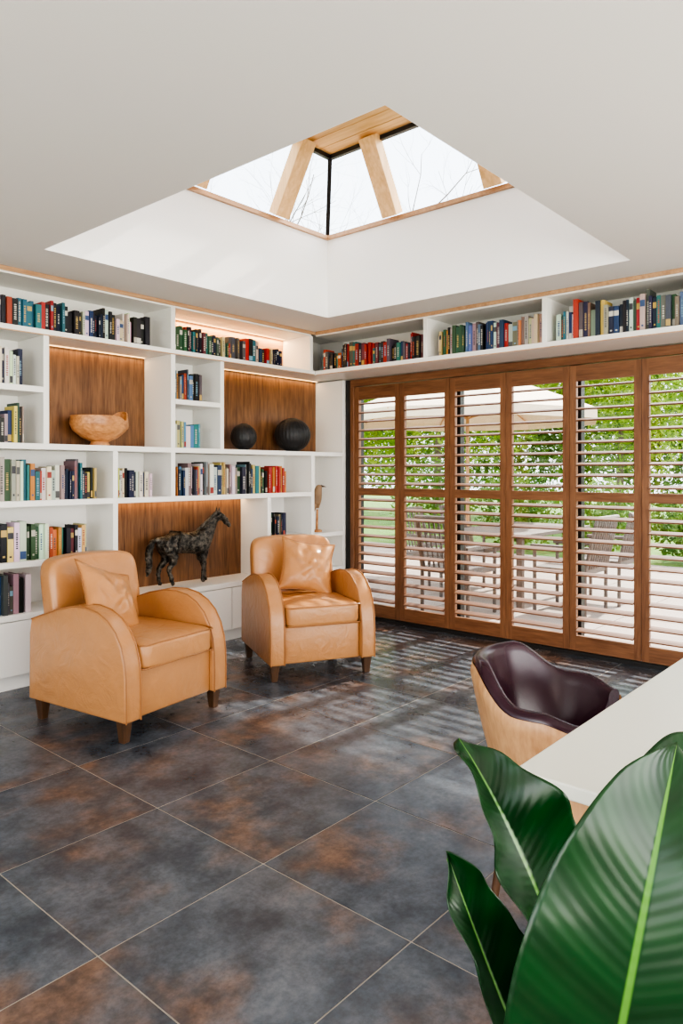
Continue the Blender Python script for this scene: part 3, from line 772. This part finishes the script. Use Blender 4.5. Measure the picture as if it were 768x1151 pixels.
for i in range(n):
    a0,a1=2*math.pi*i/n,2*math.pi*(i+1)/n
    for q in range(6):
        f0,f1=q/6,(q+1)/6
        def P(f_,a): 
            return (rr*f_*math.cos(a),rr*f_*math.sin(a),2.72-.62*f_**1.15)
        mb.add([P(f0,a0),P(f1,a0),P(f1,a1),P(f0,a1)],[(0,1,2,3)])
    mb.add([P(1,a0),P(1,a1),(rr*math.cos(a1),rr*math.sin(a1),1.98),(rr*math.cos(a0),rr*math.sin(a0),1.98)],[(0,1,2,3)])
mb.obj('canopy',[M_canvas],pa)
mb=MB();mb.cyl((0,0,.06),(0,0,2.72),.024,.022,12)
for i in range(n):
    a=2*math.pi*i/n;mb.cyl((0,0,2.66),(rr*math.cos(a),rr*math.sin(a),2.08),.012,.010,6);mb.cyl((0,0,2.05),(rr*.55*math.cos(a),rr*.55*math.sin(a),2.37),.010,.008,6)
mb.cyl((0,0,0),(0,0,.07),.32,.28,24);mb.obj('pole_and_ribs',[M_oak],pa)
M_wick=plain('grey_wicker',(.15,.12,.105),.7,bump=1,bscale=80,var=.3)
pt=empty('patio_table',(7.15,3.65,-.049))
mb=MB();mb.box(-.8,.8,-.45,.45,.70,.74)
for x in (-.72,.72):
    for y in (-.37,.37): mb.box(x-.03,x+.03,y-.03,y+.03,0,.70)
mb.obj('top_and_legs',[M_wick],pt,bevel=.004,seg=1)
def pchair(x,y,rz):
    e=empty('patio_chair',(x,y,-.049),rz);mb=MB()
    mb.box(-.26,.26,-.25,.25,.40,.45)
    for sx in (-1,1):
        mb.cyl((sx*.25,-.24,0),(sx*.25,-.24,.64),.018,.018,8);mb.cyl((sx*.25,.25,0),(sx*.25,.25,.45),.018,.018,8);mb.cyl((sx*.25,.25,.43),(sx*.24,.36,.92),.018,.018,8)
        mb.box(sx*.25-.03,sx*.25+.03,-.27,.30,.63,.66)
    for i in range(9): mb.cyl((-.22+.055*i,.255,.45),(-.215+.054*i,.355,.90),.009,.009,6)
    mb.cyl((-.25,.362,.92),(.25,.362,.92),.022,.022,8)
    mb.obj('frame',[M_wick],e)
for a in ((6.6,2.85,math.pi),(7.45,2.85,math.pi),(6.7,4.45,0),(7.6,4.45,0),(5.9,3.65,math.pi/2)): pchair(*a)

# ---------------------------------------------------------------- light
w=D.worlds.new('sky');scene.world=w;w.use_nodes=True;nt=w.node_tree;bg=nt.nodes['Background']
sky=N(nt,'ShaderNodeTexSky');sky.sky_type='NISHITA';sky.sun_disc=False;sky.sun_elevation=math.radians(38);sky.sun_rotation=math.radians(120);sky.dust_density=3
mx=N(nt,'ShaderNodeMix',data_type='RGBA');mx.inputs[0].default_value=.85;mx.inputs[7].default_value=(.88,.93,.98,1)
sc=N(nt,'ShaderNodeVectorMath',operation='SCALE');sc.inputs['Scale'].default_value=.25
L(nt,sky.outputs[0],sc.inputs[0]);L(nt,sc.outputs[0],mx.inputs[6]);L(nt,mx.outputs[2],bg.inputs['Color']);bg.inputs['Strength'].default_value=3.6
sl=D.lights.new('sun','SUN');sl.energy=13;sl.angle=math.radians(1.2);sl.color=(1,.93,.83)
so=D.objects.new('sun',sl);scene.collection.objects.link(so);d=Vector((-.80,.05,-.625));so.rotation_euler=d.to_track_quat('-Z','Y').to_euler();so.location=(20,-12,15)
def area(name,loc,dirv,sx,sy,e,col=(1,.955,.90)):
    l=D.lights.new(name,'AREA');l.shape='RECTANGLE';l.size=sx;l.size_y=sy;l.energy=e;l.color=col
    o=D.objects.new(name,l);scene.collection.objects.link(o);o.location=loc;o.rotation_euler=Vector(dirv).to_track_quat('-Z','Z').to_euler()
area('fill_lamp_west',(XW-.2,.6,1.25),(1,0,.5),5.8,2.0,180)  # added fill lamp outside the west opening, tipped up to brighten the ceiling
area('fill_lamp_south',(1.15,YS-.2,1.2),(0,1,.5),6.1,2.1,300)  # second added fill lamp, south side, brightens room and ceiling

# ---------------------------------------------------------------- camera
cam=D.cameras.new('camera');co=D.objects.new('camera',cam);scene.collection.objects.link(co)
cam.sensor_fit='VERTICAL';cam.sensor_height=36;cam.lens=36*805/1151;cam.shift_y=-45.5/1151;cam.clip_start=.05
co.location=(0,0,1.3);co.rotation_euler=(math.pi/2,0,math.radians(41.05-90))
scene.camera=co
